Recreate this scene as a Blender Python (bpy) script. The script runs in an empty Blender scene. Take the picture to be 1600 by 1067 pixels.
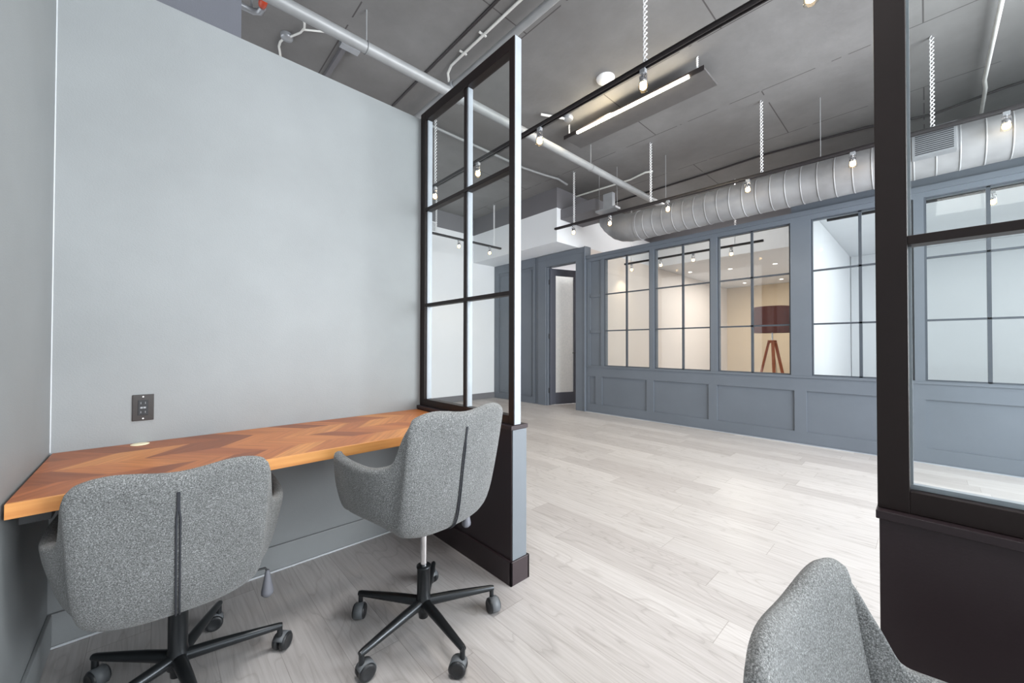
import bpy, bmesh, math, random
from mathutils import Vector, Matrix
random.seed(7)
PI = math.pi
scene = bpy.context.scene
col = scene.collection

# ------------------------------------------------------------------ camera
def look(yaw, pitch, roll):
    y, p, r = map(math.radians, (yaw, pitch, roll))
    fw = Vector((math.sin(y) * math.cos(p), math.cos(y) * math.cos(p), math.sin(p)))
    rt = Vector((math.cos(y), -math.sin(y), 0)); up = rt.cross(fw)
    r2 = rt * math.cos(r) + up * math.sin(r); u2 = -rt * math.sin(r) + up * math.cos(r)
    return Matrix(((r2.x, u2.x, -fw.x), (r2.y, u2.y, -fw.y), (r2.z, u2.z, -fw.z)))
cam_data = bpy.data.cameras.new('camera'); cam = bpy.data.objects.new('camera', cam_data); col.objects.link(cam)
cam_data.sensor_width = 36; cam_data.lens = 601.57 / 1600 * 36; cam_data.clip_start = 0.02
m = look(42.884, 0.6685, 0.1057).to_4x4(); m.translation = (0, 0, 1.2); cam.matrix_world = m
scene.camera = cam

# ------------------------------------------------------------------ world, lights, exposure
w = bpy.data.worlds.new('world'); scene.world = w; w.use_nodes = True
w.node_tree.nodes['Background'].inputs[0].default_value = (.8, .88, 1, 1)
w.node_tree.nodes['Background'].inputs[1].default_value = 0.6
scene.view_settings.view_transform = 'Standard'
scene.view_settings.look = 'None'
scene.view_settings.exposure = 0.22
scene.view_settings.gamma = 1
scene.view_settings.use_curve_mapping = False

def area(name, loc, direction, sx, sy, power, colr=(1, 1, 1), spread=180):
    d = bpy.data.lights.new(name, 'AREA'); d.shape = 'RECTANGLE'; d.size = sx; d.size_y = sy
    d.energy = power; d.color = colr; d.spread = math.radians(spread)
    o = bpy.data.objects.new(name, d); col.objects.link(o); o.location = loc
    o.rotation_euler = Vector(direction).to_track_quat('-Z', 'Y').to_euler()
    return o
DAY = (.93, .97, 1)
# daylight through the street windows behind the camera (south side): booth and hall
area('window_daylight_booth', (.45, -3.42, 1.0), (0, 1, -.1), 1.5, 1.6, 55, DAY)
area('window_daylight_hall', (3.6, -3.42, 2.0), (0, 1, 0), 4.2, 2.8, 610, DAY)
area('window_daylight_back', (-1.86, 5.0, 2.0), (1, 0, 0), 3.2, 3.4, 60, DAY)  # added fill for the dark area behind the desk wall, no window known there
area('window_daylight_right_room', (8.2, -3.3, 1.8), (0, 1, 0), 4.0, 2.2, 45, DAY)  # added side fill brightening the right room, standing in for a window
area('booth_ceiling_panel', (.62, -.8, 3.9), (0, 0, -1), 1.3, 1.3, 20, (1, .98, .96))  # added overhead fill for booth floor, desk and chairs; no known fixture
area('booth_downlight', (.55, .75, 3.95), (0, .05, -1), .6, .6, 15, (1, .97, .95), 95)  # added narrow fill that lifts the booth floor and spares the wall
# lights of the enclosed rooms, at their ceilings
area('ceiling_panel_left_room', (10.6, 2.8, 3.0), (0, 0, -1), 2.5, 1.6, 70, (1, .93, .86))
area('ceiling_panel_front_of_left_room', (7.2, 2.8, 3.95), (0, 0, -1), 1.0, 2.0, 34, (1, .96, .93))
area('ceiling_panel_right_room', (8.0, -.8, 3.0), (0, 0, -1), 2.5, 2.0, 34, (1, 1, 1))  # added fill for the white right room, no panel known there
area('ceiling_panel_door_room', (7.4, 5.8, 3.0), (0, 0, -1), 1.2, 1.2, 58, (1, .98, .96))

# ------------------------------------------------------------------ materials
def srgb(r, g, b):
    f = lambda c: (c / 255) / 12.92 if c / 255 <= .04045 else ((c / 255 + .055) / 1.055) ** 2.4
    return (f(r), f(g), f(b), 1)
MATS = {}
def new_mat(name):
    mt = bpy.data.materials.new(name); mt.use_nodes = True; MATS[name] = mt
    return mt, mt.node_tree, mt.node_tree.nodes['Principled BSDF']
def N(t, kind, **kw):
    n = t.nodes.new(kind)
    for k, v in kw.items():
        if k.startswith('i_'):
            n.inputs[k[2:].replace('_', ' ')].default_value = v
        else: setattr(n, k, v)
    return n
def coords(t, scale=(1, 1, 1), rot=(0, 0, 0)):
    c = N(t, 'ShaderNodeTexCoord'); mp = N(t, 'ShaderNodeMapping')
    mp.inputs['Scale'].default_value = scale; mp.inputs['Rotation'].default_value = rot
    t.links.new(c.outputs['Object'], mp.inputs['Vector']); return mp.outputs['Vector']
def ramp(t, fac, stops):
    r = N(t, 'ShaderNodeValToRGB')
    while len(r.color_ramp.elements) < len(stops): r.color_ramp.elements.new(.5)
    for e, (p, c) in zip(r.color_ramp.elements, stops): e.position = p; e.color = c
    t.links.new(fac, r.inputs['Fac']); return r.outputs['Color']
def math_n(t, op, a, b=None, c=None):
    n = N(t, 'ShaderNodeMath', operation=op)
    for i, v in enumerate((a, b, c)):
        if v is None: continue
        if isinstance(v, (int, float)): n.inputs[i].default_value = v
        else: t.links.new(v, n.inputs[i])
    return n.outputs[0]
def mixc(t, fac, a, b, mode='MIX'):
    n = N(t, 'ShaderNodeMix', data_type='RGBA', blend_type=mode)
    for s, v in ((0, fac), (6, a), (7, b)):
        if isinstance(v, (int, float, tuple)): n.inputs[s].default_value = v
        else: t.links.new(v, n.inputs[s])
    return n.outputs[2]
def bump(t, b, height, strength=.2, dist=.01):
    n = N(t, 'ShaderNodeBump', i_Strength=strength, i_Distance=dist)
    t.links.new(height, n.inputs['Height']); t.links.new(n.outputs[0], b.inputs['Normal'])
def plain(name, c, rough=.5, metal=0, spec=.5, emit=None, es=0):
    mt, t, b = new_mat(name)
    b.inputs['Base Color'].default_value = c; b.inputs['Roughness'].default_value = rough
    b.inputs['Metallic'].default_value = metal; b.inputs['Specular IOR Level'].default_value = spec
    if emit: b.inputs['Emission Color'].default_value = emit; b.inputs['Emission Strength'].default_value = es
    # faint unevenness so no surface is perfectly uniform
    nz = N(t, 'ShaderNodeTexNoise', i_Scale=9.0, i_Detail=3.0); t.links.new(coords(t), nz.inputs['Vector'])
    k = ramp(t, nz.outputs[0], [(.3, (c[0] * .93, c[1] * .93, c[2] * .93, 1)), (.7, (min(1, c[0] * 1.05), min(1, c[1] * 1.05), min(1, c[2] * 1.05), 1))])
    t.links.new(k, b.inputs['Base Color'])
    return mt
def paint(name, c, rough=.45, blot=.10, spec=.4, roller=.12):
    mt, t, b = new_mat(name)
    v = coords(t)
    n1 = N(t, 'ShaderNodeTexNoise', i_Scale=1.6, i_Detail=4.0, i_Roughness=.6); t.links.new(v, n1.inputs['Vector'])
    lo = tuple(x * (1 - blot) for x in c[:3]) + (1,); hi = tuple(min(1, x * (1 + blot)) for x in c[:3]) + (1,)
    t.links.new(ramp(t, n1.outputs[0], [(.3, lo), (.7, hi)]), b.inputs['Base Color'])
    n2 = N(t, 'ShaderNodeTexNoise', i_Scale=180.0, i_Detail=2.0); t.links.new(v, n2.inputs['Vector'])
    bump(t, b, n2.outputs[0], roller, .004)
    b.inputs['Roughness'].default_value = rough; b.inputs['Specular IOR Level'].default_value = spec
    return mt
paint('booth_wall_paint', srgb(143, 147, 149), .5, .07)
paint('slate_paint', srgb(98, 105, 114), .42, .05)
paint('partition_paint', srgb(50, 41, 44), .36, .05, .4, .05)
paint('end_board_paint', srgb(106, 112, 118), .4, .05)  # paler than the half wall: window light on its end put into the colour
plain('stop_grey', srgb(150, 156, 164), .4)  # painted window light on dark frame faces; also the far wall's base strip
paint('door_paint', srgb(72, 75, 86), .4, .04)
paint('white_paint', srgb(224, 225, 228), .6, .015)
paint('cool_white_paint', srgb(228, 231, 235), .6, .01)
paint('tan_paint', srgb(216, 198, 172), .6, .03)
paint('rose_white_paint', srgb(222, 214, 208), .6, .02)
paint('grey_band_paint', srgb(108, 107, 111), .6, .04)
paint('column_paint', srgb(100, 102, 110), .6, .04)
plain('black_steel', srgb(32, 22, 21), .42, 0, .35)
plain('steel_mullion', srgb(66, 72, 80), .4)
plain('track_black', srgb(44, 40, 42), .4)
plain('pipe_grey', srgb(150, 152, 154), .45, .1)
plain('conduit_white', srgb(225, 225, 222), .45)
plain('chain_white', srgb(236, 236, 238), .4)
plain('chrome', srgb(215, 215, 218), .16, 1)
plain('black_plastic', srgb(40, 42, 45), .4)
plain('grey_rubber', srgb(98, 102, 106), .5)
plain('base_metal', srgb(62, 65, 68), .3, .75)
plain('lever_grey', srgb(120, 122, 130), .35)
plain('outlet_black', srgb(52, 48, 47), .3)
plain('outlet_face', srgb(36, 38, 42), .35)
plain('screw_white', srgb(240, 240, 240), .3)
plain('brushed_box', srgb(160, 163, 168), .35, .4)
plain('caulk_white', srgb(205, 210, 215), .5)
plain('lamp_shade_fabric', srgb(118, 70, 66), .8)
plain('red_valve', srgb(200, 70, 35), .4)
plain('grommet_cream', srgb(250, 240, 205), .4)
plain('led_plate', srgb(92, 90, 90), .5)
plain('seam_dark', srgb(52, 54, 60), .7)
plain('bulb_glow', (1, .8, .5, 1), .3, 0, .5, (1, .68, .32, 1), 11)
plain('led_glow', (1, .9, .7, 1), .3, 0, .5, (1, .88, .66, 1), 22)
plain('downlight_glow', (1, .95, .9, 1), .3, 0, .5, (1, .95, .88, 1), 9)
plain('downlight_trim', srgb(240, 240, 240), .4)

def glass(name, tint=(.97, .985, .98, 1), f=1.0):
    mt = bpy.data.materials.new(name); mt.use_nodes = True; MATS[name] = mt; t = mt.node_tree
    for n in list(t.nodes):
        if n.type != 'OUTPUT_MATERIAL': t.nodes.remove(n)
    out = [n for n in t.nodes if n.type == 'OUTPUT_MATERIAL'][0]
    tr = N(t, 'ShaderNodeBsdfTransparent'); tr.inputs[0].default_value = tint
    gl = N(t, 'ShaderNodeBsdfGlossy'); gl.inputs['Roughness'].default_value = .02
    ge = N(t, 'ShaderNodeNewGeometry'); dt = N(t, 'ShaderNodeVectorMath', operation='DOT_PRODUCT')
    t.links.new(ge.outputs['Incoming'], dt.inputs[0]); t.links.new(ge.outputs['Normal'], dt.inputs[1])
    c1_ = math_n(t, 'SUBTRACT', 1.0, math_n(t, 'ABSOLUTE', dt.outputs['Value']))
    k = math_n(t, 'MULTIPLY_ADD', math_n(t, 'POWER', c1_, 5.0), .7 * f, .03 * f)     # Schlick reflectance of thin glass
    mx = N(t, 'ShaderNodeMixShader'); t.links.new(k, mx.inputs[0]); t.links.new(tr.outputs[0], mx.inputs[1]); t.links.new(gl.outputs[0], mx.inputs[2])
    t.links.new(mx.outputs[0], out.inputs[0]); return mt
glass('clear_glass'); glass('lamp_glass', (.95, .9, .8, 1))
mt, t, b = new_mat('frosted_glass')
b.inputs['Base Color'].default_value = srgb(226, 228, 228); b.inputs['Roughness'].default_value = .35
nz = N(t, 'ShaderNodeTexNoise', i_Scale=30.0); t.links.new(coords(t), nz.inputs['Vector'])
t.links.new(ramp(t, nz.outputs[0], [(.3, srgb(220, 223, 223)), (.7, srgb(232, 233, 232))]), b.inputs['Base Color'])
b.inputs['Transmission Weight'].default_value = .35

# floor: pale greyish oak planks along Y
mt, t, b = new_mat('pale_oak_planks')
v = coords(t)
sx = N(t, 'ShaderNodeSeparateXYZ'); t.links.new(v, sx.inputs[0])
PWID, PLEN = .185, 1.22
row = math_n(t, 'FLOOR', math_n(t, 'DIVIDE', sx.outputs[0], PWID))
wn = N(t, 'ShaderNodeTexWhiteNoise', noise_dimensions='1D'); t.links.new(row, wn.inputs['W'])
ys = math_n(t, 'ADD', math_n(t, 'DIVIDE', sx.outputs[1], PLEN), wn.outputs['Value'])
seg = math_n(t, 'FLOOR', ys)
idv = N(t, 'ShaderNodeCombineXYZ'); t.links.new(row, idv.inputs[0]); t.links.new(seg, idv.inputs[1])
wn2 = N(t, 'ShaderNodeTexWhiteNoise', noise_dimensions='3D'); t.links.new(idv.outputs[0], wn2.inputs['Vector'])
off = N(t, 'ShaderNodeVectorMath', operation='SCALE'); t.links.new(wn2.outputs['Color'], off.inputs[0]); off.inputs['Scale'].default_value = 20
mp = N(t, 'ShaderNodeMapping'); mp.inputs['Scale'].default_value = (5.0, .8, 1); t.links.new(v, mp.inputs['Vector'])
ad = N(t, 'ShaderNodeVectorMath', operation='ADD'); t.links.new(mp.outputs[0], ad.inputs[0]); t.links.new(off.outputs[0], ad.inputs[1])
g0 = N(t, 'ShaderNodeTexNoise', i_Scale=1.0, i_Detail=2.0, i_Distortion=.4); t.links.new(ad.outputs[0], g0.inputs['Vector'])
rings = math_n(t, 'FRACT', math_n(t, 'MULTIPLY', g0.outputs[0], 16.0))
cath = ramp(t, rings, [(0, (.76, .745, .74, 1)), (.16, (1, 1, 1, 1)), (.8, (1.0, 1.0, 1.0, 1)), (1, (.9, .895, .89, 1))])
mp2 = N(t, 'ShaderNodeMapping'); mp2.inputs['Scale'].default_value = (60, 3.0, 1); t.links.new(ad.outputs[0], mp2.inputs['Vector'])
mp2.inputs['Scale'].default_value = (11, 2.2, 1)
g1 = N(t, 'ShaderNodeTexNoise', i_Scale=1.6, i_Detail=6.0, i_Roughness=.65); t.links.new(mp2.outputs[0], g1.inputs['Vector'])
base = ramp(t, wn2.outputs['Value'], [(0, srgb(178, 174, 173)), (.5, srgb(188, 185, 184)), (1, srgb(198, 195, 194))])
grain = ramp(t, g1.outputs[0], [(.3, (.83, .82, .81, 1)), (.62, (1.04, 1.04, 1.04, 1))])
c1 = mixc(t, 1.0, base, grain, 'MULTIPLY')
c2 = mixc(t, .75, c1, cath, 'MULTIPLY')
fx = math_n(t, 'FRACT', math_n(t, 'DIVIDE', sx.outputs[0], PWID)); fy = math_n(t, 'FRACT', ys)
e1 = math_n(t, 'LESS_THAN', fx, .012); e2 = math_n(t, 'LESS_THAN', fy, .0025)
joint = math_n(t, 'MAXIMUM', e1, e2)
c3 = mixc(t, math_n(t, 'MULTIPLY', joint, .5), c2, srgb(120, 113, 108))
t.links.new(c3, b.inputs['Base Color']); b.inputs['Roughness'].default_value = .36
b.inputs['Specular IOR Level'].default_value = .5
bump(t, b, g1.outputs[0], .06, .002)

# walnut chevron veneer
mt, t, b = new_mat('chevron_veneer')
v = coords(t); sx = N(t, 'ShaderNodeSeparateXYZ'); t.links.new(v, sx.inputs[0])
RW = .17
ry = math_n(t, 'DIVIDE', sx.outputs[1], RW); rowi = math_n(t, 'FLOOR', ry); fr = math_n(t, 'FRACT', ry)
par = math_n(t, 'MODULO', math_n(t, 'ABSOLUTE', rowi), 2.0)
sgn = math_n(t, 'SUBTRACT', math_n(t, 'MULTIPLY', par, 2.0), 1.0)
# u runs across the slanted plank, mirrored from row to row
frs = math_n(t, 'SUBTRACT', fr, .5)
u = math_n(t, 'ADD', sx.outputs[0], math_n(t, 'MULTIPLY', math_n(t, 'MULTIPLY', frs, RW * .85), sgn))
pid = math_n(t, 'FLOOR', math_n(t, 'DIVIDE', u, .115)); pf = math_n(t, 'FRACT', math_n(t, 'DIVIDE', u, .115))
idv = N(t, 'ShaderNodeCombineXYZ'); t.links.new(pid, idv.inputs[0]); t.links.new(rowi, idv.inputs[1])
wn = N(t, 'ShaderNodeTexWhiteNoise', noise_dimensions='3D'); t.links.new(idv.outputs[0], wn.inputs['Vector'])
gv = N(t, 'ShaderNodeCombineXYZ'); t.links.new(math_n(t, 'MULTIPLY', u, 60.0), gv.inputs[0])
t.links.new(math_n(t, 'MULTIPLY', sx.outputs[1], 5.0), gv.inputs[1]); t.links.new(math_n(t, 'MULTIPLY', wn.outputs['Value'], 30.0), gv.inputs[2])
gn = N(t, 'ShaderNodeTexNoise', i_Scale=1.0, i_Detail=5.0, i_Roughness=.6); t.links.new(gv.outputs[0], gn.inputs['Vector'])
cb = ramp(t, wn.outputs['Value'], [(0, srgb(140, 80, 48)), (.35, srgb(170, 100, 58)), (.7, srgb(196, 124, 70)), (1, srgb(214, 148, 86))])
cg = ramp(t, gn.outputs[0], [(.3, (.72, .68, .66, 1)), (.65, (1.08, 1.06, 1.04, 1))])
cc = mixc(t, 1.0, cb, cg, 'MULTIPLY')
j = math_n(t, 'MAXIMUM', math_n(t, 'LESS_THAN', pf, .012), math_n(t, 'LESS_THAN', fr, .008))
cc = mixc(t, math_n(t, 'MULTIPLY', j, .35), cc, srgb(90, 48, 30))
t.links.new(cc, b.inputs['Base Color']); b.inputs['Roughness'].default_value = .4
def wood(name, a, c_, scale=(3, 40, 40), rough=.4):
    mt, t, b = new_mat(name)
    n = N(t, 'ShaderNodeTexNoise', i_Scale=1.0, i_Detail=5.0); t.links.new(coords(t, scale), n.inputs['Vector'])
    t.links.new(ramp(t, n.outputs[0], [(.3, a), (.7, c_)]), b.inputs['Base Color']); b.inputs['Roughness'].default_value = rough
wood('desk_edge_wood', srgb(206, 136, 74), srgb(232, 168, 100))
wood('lamp_leg_wood', srgb(176, 90, 54), srgb(204, 116, 72), (30, 30, 3))

# melange felt
mt, t, b = new_mat('grey_melange_felt')
v = coords(t)
n1 = N(t, 'ShaderNodeTexNoise', i_Scale=330.0, i_Detail=4.0, i_Roughness=.8); t.links.new(v, n1.inputs['Vector'])
n3 = N(t, 'ShaderNodeTexNoise', i_Scale=7.0, i_Detail=2.0); t.links.new(v, n3.inputs['Vector'])
cA = ramp(t, n1.outputs[0], [(.34, srgb(62, 62, 63)), (.46, srgb(100, 102, 102)), (.54, srgb(124, 126, 127)), (.66, srgb(178, 180, 181))])
cB = ramp(t, n3.outputs[0], [(.3, (.93, .93, .93, 1)), (.7, (1.05, 1.05, 1.05, 1))])
t.links.new(mixc(t, 1.0, cA, cB, 'MULTIPLY'), b.inputs['Base Color'])
b.inputs['Roughness'].default_value = .95; b.inputs['Specular IOR Level'].default_value = .1
b.inputs['Sheen Weight'].default_value = .25
bump(t, b, n1.outputs[0], .45, .004)

# concrete soffit, painted, with form board joints
mt, t, b = new_mat('painted_concrete')
v = coords(t, (1, 1, 1))
br = N(t, 'ShaderNodeTexBrick', i_Scale=1.0, i_Mortar_Size=.006, i_Mortar_Smooth=.1, i_Brick_Width=2.44, i_Row_Height=1.22, i_Bias=0.0)
br.offset = .5
vr = coords(t, (1, 1, 1), (0, 0, PI / 2)); t.links.new(vr, br.inputs['Vector'])
n0 = N(t, 'ShaderNodeTexNoise', i_Scale=.8, i_Detail=6.0, i_Roughness=.65); t.links.new(v, n0.inputs['Vector'])
n2 = N(t, 'ShaderNodeTexNoise', i_Scale=3.5, i_Detail=3.0); t.links.new(v, n2.inputs['Vector'])
cb = ramp(t, n0.outputs[0], [(.25, srgb(106, 104, 104)), (.5, srgb(119, 118, 118)), (.75, srgb(133, 132, 132))])
msk = math_n(t, 'MULTIPLY', br.outputs['Fac'], math_n(t, 'GREATER_THAN', n2.outputs[0], .43))
t.links.new(mixc(t, math_n(t, 'MULTIPLY', msk, .75), cb, srgb(58, 54, 54)), b.inputs['Base Color'])
b.inputs['Roughness'].default_value = .7; b.inputs['Specular IOR Level'].default_value = .3
n4 = N(t, 'ShaderNodeTexNoise', i_Scale=14.0, i_Detail=5.0); t.links.new(v, n4.inputs['Vector'])
bump(t, b, n4.outputs[0], .25, .01)

# galvanised, painted spiral duct
mt, t, b = new_mat('spiral_duct_metal')
n0 = N(t, 'ShaderNodeTexNoise', i_Scale=3.0, i_Detail=5.0); t.links.new(coords(t), n0.inputs['Vector'])
t.links.new(ramp(t, n0.outputs[0], [(.3, srgb(128, 128, 130)), (.7, srgb(156, 157, 160))]), b.inputs['Base Color'])
b.inputs['Metallic'].default_value = .08; b.inputs['Roughness'].default_value = .5

# ------------------------------------------------------------------ mesh helpers
class MB:
    def __init__(s): s.v = []; s.f = []; s.smooth = []
    def add(s, vs, fs, smooth=False):
        o = len(s.v); s.v += [tuple(x) for x in vs]; s.f += [tuple(i + o for i in f) for f in fs]; s.smooth += [smooth] * len(fs); return s
    def box(s, x0, y0, z0, x1, y1, z1):
        x0, x1 = sorted((x0, x1)); y0, y1 = sorted((y0, y1)); z0, z1 = sorted((z0, z1))
        vs = [(x0, y0, z0), (x1, y0, z0), (x1, y1, z0), (x0, y1, z0), (x0, y0, z1), (x1, y0, z1), (x1, y1, z1), (x0, y1, z1)]
        return s.add(vs, [(0, 3, 2, 1), (4, 5, 6, 7), (0, 1, 5, 4), (1, 2, 6, 5), (2, 3, 7, 6), (3, 0, 4, 7)])
    def obox(s, c, ax, ay, az):   # oriented box, half axes
        c, ax, ay, az = map(Vector, (c, ax, ay, az))
        vs = [c + ax * i + ay * j + az * k for k in (-1, 1) for (i, j) in ((-1, -1), (1, -1), (1, 1), (-1, 1))]
        return s.add(vs, [(0, 3, 2, 1), (4, 5, 6, 7), (0, 1, 5, 4), (1, 2, 6, 5), (2, 3, 7, 6), (3, 0, 4, 7)])
    def tube(s, pts, r, n=12, caps=True):
        pts = [Vector(p) for p in pts]; rs = r if isinstance(r, (list, tuple)) else [r] * len(pts)
        rings = []; nrm = None
        for i, p in enumerate(pts):
            a = pts[max(0, i - 1)]; c = pts[min(len(pts) - 1, i + 1)]; tg = (c - a).normalized()
            if nrm is None:
                nrm = tg.orthogonal().normalized()
            nrm = (nrm - tg * nrm.dot(tg)).normalized(); bn = tg.cross(nrm)
            rings.append([p + (nrm * math.cos(2 * PI * k / n) + bn * math.sin(2 * PI * k / n)) * rs[i] for k in range(n)])
        vs = [q for rg in rings for q in rg]; fs = []
        for i in range(len(pts) - 1):
            for k in range(n):
                fs.append((i * n + k, i * n + (k + 1) % n, (i + 1) * n + (k + 1) % n, (i + 1) * n + k))
        s.add(vs, fs, True)
        if caps:
            s.add(rings[0], [tuple(reversed(range(n)))]); s.add(rings[-1], [tuple(range(n))])
        return s
    def cyl(s, a, b_, r, n=16): return s.tube([a, b_], r, n)
    def lathe(s, prof, n=24, M=None, axis='Z'):   # prof [(r, z)]
        vs = []
        for (r, z) in prof:
            for k in range(n):
                a = 2 * PI * k / n; p = Vector((r * math.cos(a), r * math.sin(a), z))
                vs.append(M @ p if M else p)
        fs = [(i * n + k, i * n + (k + 1) % n, (i + 1) * n + (k + 1) % n, (i + 1) * n + k) for i in range(len(prof) - 1) for k in range(n)]
        return s.add(vs, fs, True)
    def build(s, name, mat, parent=None, bevel=0, subsurf=0, solid=0, loc=None, weld=False):
        me = bpy.data.meshes.new(name); me.from_pydata(s.v, [], s.f); me.update()
        if weld or bevel:
            bm = bmesh.new(); bm.from_mesh(me)
            if weld: bmesh.ops.remove_doubles(bm, verts=bm.verts, dist=1e-5)
            bmesh.ops.recalc_face_normals(bm, faces=bm.faces)
            bm.to_mesh(me); bm.free()
            if weld:
                for p in me.polygons: p.use_smooth = any(s.smooth)
            else: me.polygons.foreach_set('use_smooth', s.smooth)
        else:
            me.polygons.foreach_set('use_smooth', s.smooth)
        me.materials.append(MATS[mat])
        o = bpy.data.objects.new(name, me); col.objects.link(o)
        if parent: o.parent = parent
        if loc: o.location = loc
        if solid:
            md = o.modifiers.new('thickness', 'SOLIDIFY'); md.thickness = solid; md.offset = -1; md.use_even_offset = True
        if subsurf:
            md = o.modifiers.new('smooth', 'SUBSURF'); md.levels = subsurf; md.render_levels = subsurf
        if bevel:
            md = o.modifiers.new('bevel', 'BEVEL'); md.width = bevel; md.segments = 2; md.limit_method = 'ANGLE'
        return o
def structure(o, label=None):
    o['kind'] = 'structure'
    if label: o['label'] = label
    return o
def tag(o, label, cat, group=None):
    o['label'] = label; o['category'] = cat
    if group: o['group'] = group
    return o
def thing(name, loc, label, cat, group=None, rz=0):
    o = bpy.data.objects.new(name, None); col.objects.link(o); o.location = loc; o.rotation_euler[2] = rz
    return tag(o, label, cat, group)
def copy_tree(o, parent=None):
    c = o.copy(); col.objects.link(c)
    if parent: c.parent = parent
    for ch in list(o.children): copy_tree(ch, c)
    return c
def box(name, mat, a, b_, **k): return MB().box(*a, *b_).build(name, mat, **k)

# ------------------------------------------------------------------ room shell
CE = 4.02                      # concrete soffit
XL, YD, XP, XF = -.301, 2.374, 1.322, 5.834
structure(box('floor', 'pale_oak_planks', (-2, -3.6, -.1), (17, 7.2, 0)), 'pale grey-brown oak plank floor')
structure(box('ceiling', 'painted_concrete', (-2, -3.6, CE), (17, 7.2, CE + .15)), 'painted concrete ceiling with form board joints')
structure(box('wall_left', 'booth_wall_paint', (XL - .15, -3.5, 0), (XL, YD + .12, 2.77)), 'grey painted side wall of the booth')
structure(box('wall_left_upper', 'booth_wall_paint', (XL - .15, -3.5, 2.77), (XL, YD + .12, CE)))
structure(box('wall_desk', 'booth_wall_paint', (XL, YD, 0), (XP + .1, YD + .12, 2.77)), 'grey painted wall behind the long desk')
structure(box('wall_south', 'white_paint', (-2, -3.6, 0), (17, -3.45, CE)))
structure(box('wall_west', 'white_paint', (-2.1, -3.6, 0), (-1.9, 7.2, CE)))
structure(box('wall_column', 'column_paint', (XL - .1, YD + .125, 0), (.327, YD + .5, CE)), 'grey boxed column rising behind the desk wall')
# back wall of the hall: white, grey band on top
structure(box('wall_back', 'white_paint', (-2, 6.87, 0), (9.6, 7.0, 3.66)), 'white back wall of the hall')
structure(box('wall_back_band', 'grey_band_paint', (-2, 6.87, 3.66), (9.6, 7.0, CE)))
# boxed bulkhead over the door
m1 = MB().box(5.2, 4.439, 3.05, 5.83, 6.868, 3.655); m1.box(5.83, 4.439, 3.05, 9.07, 4.56, 3.655)
structure(m1.build('wall_bulkhead', 'cool_white_paint'), 'white boxed bulkhead above the glass door')
m1 = MB().box(5.2, 4.439, 3.655, 5.83, 6.868, CE); m1.box(5.83, 4.439, 3.655, 9.07, 4.56, CE)
structure(m1.build('wall_bulkhead_band', 'grey_band_paint'))
# wall with the door
DY0, DY1, DZ = 4.49, 5.25, 2.80
m1 = MB()
m1.box(XF, DY1, 0, XF + .14, 6.868, 3.048); m1.box(XF, 4.271, 0, XF + .14, DY0, 3.048); m1.box(XF, DY0, DZ, XF + .14, DY1, 3.048)
# raised stiles around the recessed panel
for (ya, yb_, za, zb) in ((5.56, 5.62, .0, 3.048), (6.72, 6.866, 0, 3.048), (5.62, 6.72, 2.86, 3.048), (5.62, 6.72, 0, .12)):
    m1.box(XF - .022, ya, za, XF, yb_, zb)
for (ya, yb_, za, zb) in ((5.66, 5.675, .16, 2.80), (6.66, 6.675, .16, 2.80), (5.66, 6.675, 2.785, 2.80), (5.66, 6.675, .16, .175)):
    m1.box(XF - .008, ya, za, XF, yb_, zb)
structure(m1.build('wall_door', 'slate_paint'), 'slate grey panelled wall around the door')
m1 = MB()
m1.box(XF - .03, 4.29, 0, XF, DY0 - .0, 3.04); m1.box(XF - .03, DY1, 0, XF, DY1 + .21, 3.04); m1.box(XF - .03, DY0, DZ, XF, DY1, 3.04)
m1.box(XF - .045, 4.272, 0, XF, 4.289, 3.045); m1.box(XF - .036, 4.291, DZ + .13, XF - .031, DY1 + .21, DZ + .15)
m1.box(XF + .001, DY0 + .001, 0, XF + .139, DY0 + .02, DZ - .001); m1.box(XF + .001, DY1 - .02, 0, XF + .139, DY1 - .001, DZ - .001)
structure(m1.build('trim_1', 'slate_paint', bevel=.004), 'slate door casing')
# the open door leaf
a = math.radians(70); LW = .76
ld = Vector((math.sin(a), -math.cos(a), 0)); ln = Vector((math.cos(a), math.sin(a), 0)); hp = Vector((XF + .06, DY1 - .03, 0))
def leaf(mb, s0, s1, z0, z1, th=.021, o=0):
    c = hp + ld * ((s0 + s1) / 2) + ln * o; c.z = (z0 + z1) / 2
    return mb.obox(c, ld * (s1 - s0) / 2, ln * th, (0, 0, (z1 - z0) / 2))
m1 = MB(); leaf(m1, 0, .13, .012, 2.78); leaf(m1, LW - .20, LW, .012, 2.78); leaf(m1, .13, LW - .20, 2.64, 2.78); leaf(m1, .13, LW - .20, .012, .25)
door = structure(m1.build('door_1', 'door_paint', bevel=.003), 'dark slate door standing open with a tall frosted pane')
g = MB(); leaf(g, .13, LW - .20, .25, 2.64, .005); g.build('door_pane', 'frosted_glass', door)['label'] = 'tall frosted glass pane'
for sg in (-1, 1):
    h = MB(); c = hp + ld * (LW - .13) - ln * .03 * -sg; c.z = 1.06
    h.cyl(c - ln * .012, c + ln * .012, .026, 16)
    p = c + ln * .025 * sg; h.tube([c, p, p - ld * .12], .008, 8)
    h.build('door_handle', 'black_plastic', door)
for z in (.3, 1.4, 2.5):
    h = MB(); c = hp - ld * .012; h.cyl((c.x, c.y, z - .05), (c.x, c.y, z + .05), .012, 8); h.build('hinge', 'black_plastic', door)
# small room behind the door
structure(box('wall_back_room', 'white_paint', (8.4, 4.56, 0), (8.5, 6.868, 3.05)))
structure(box('ceiling_back_room', 'white_paint', (5.975, 4.562, 3.052), (8.4, 6.868, 3.12)))
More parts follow.
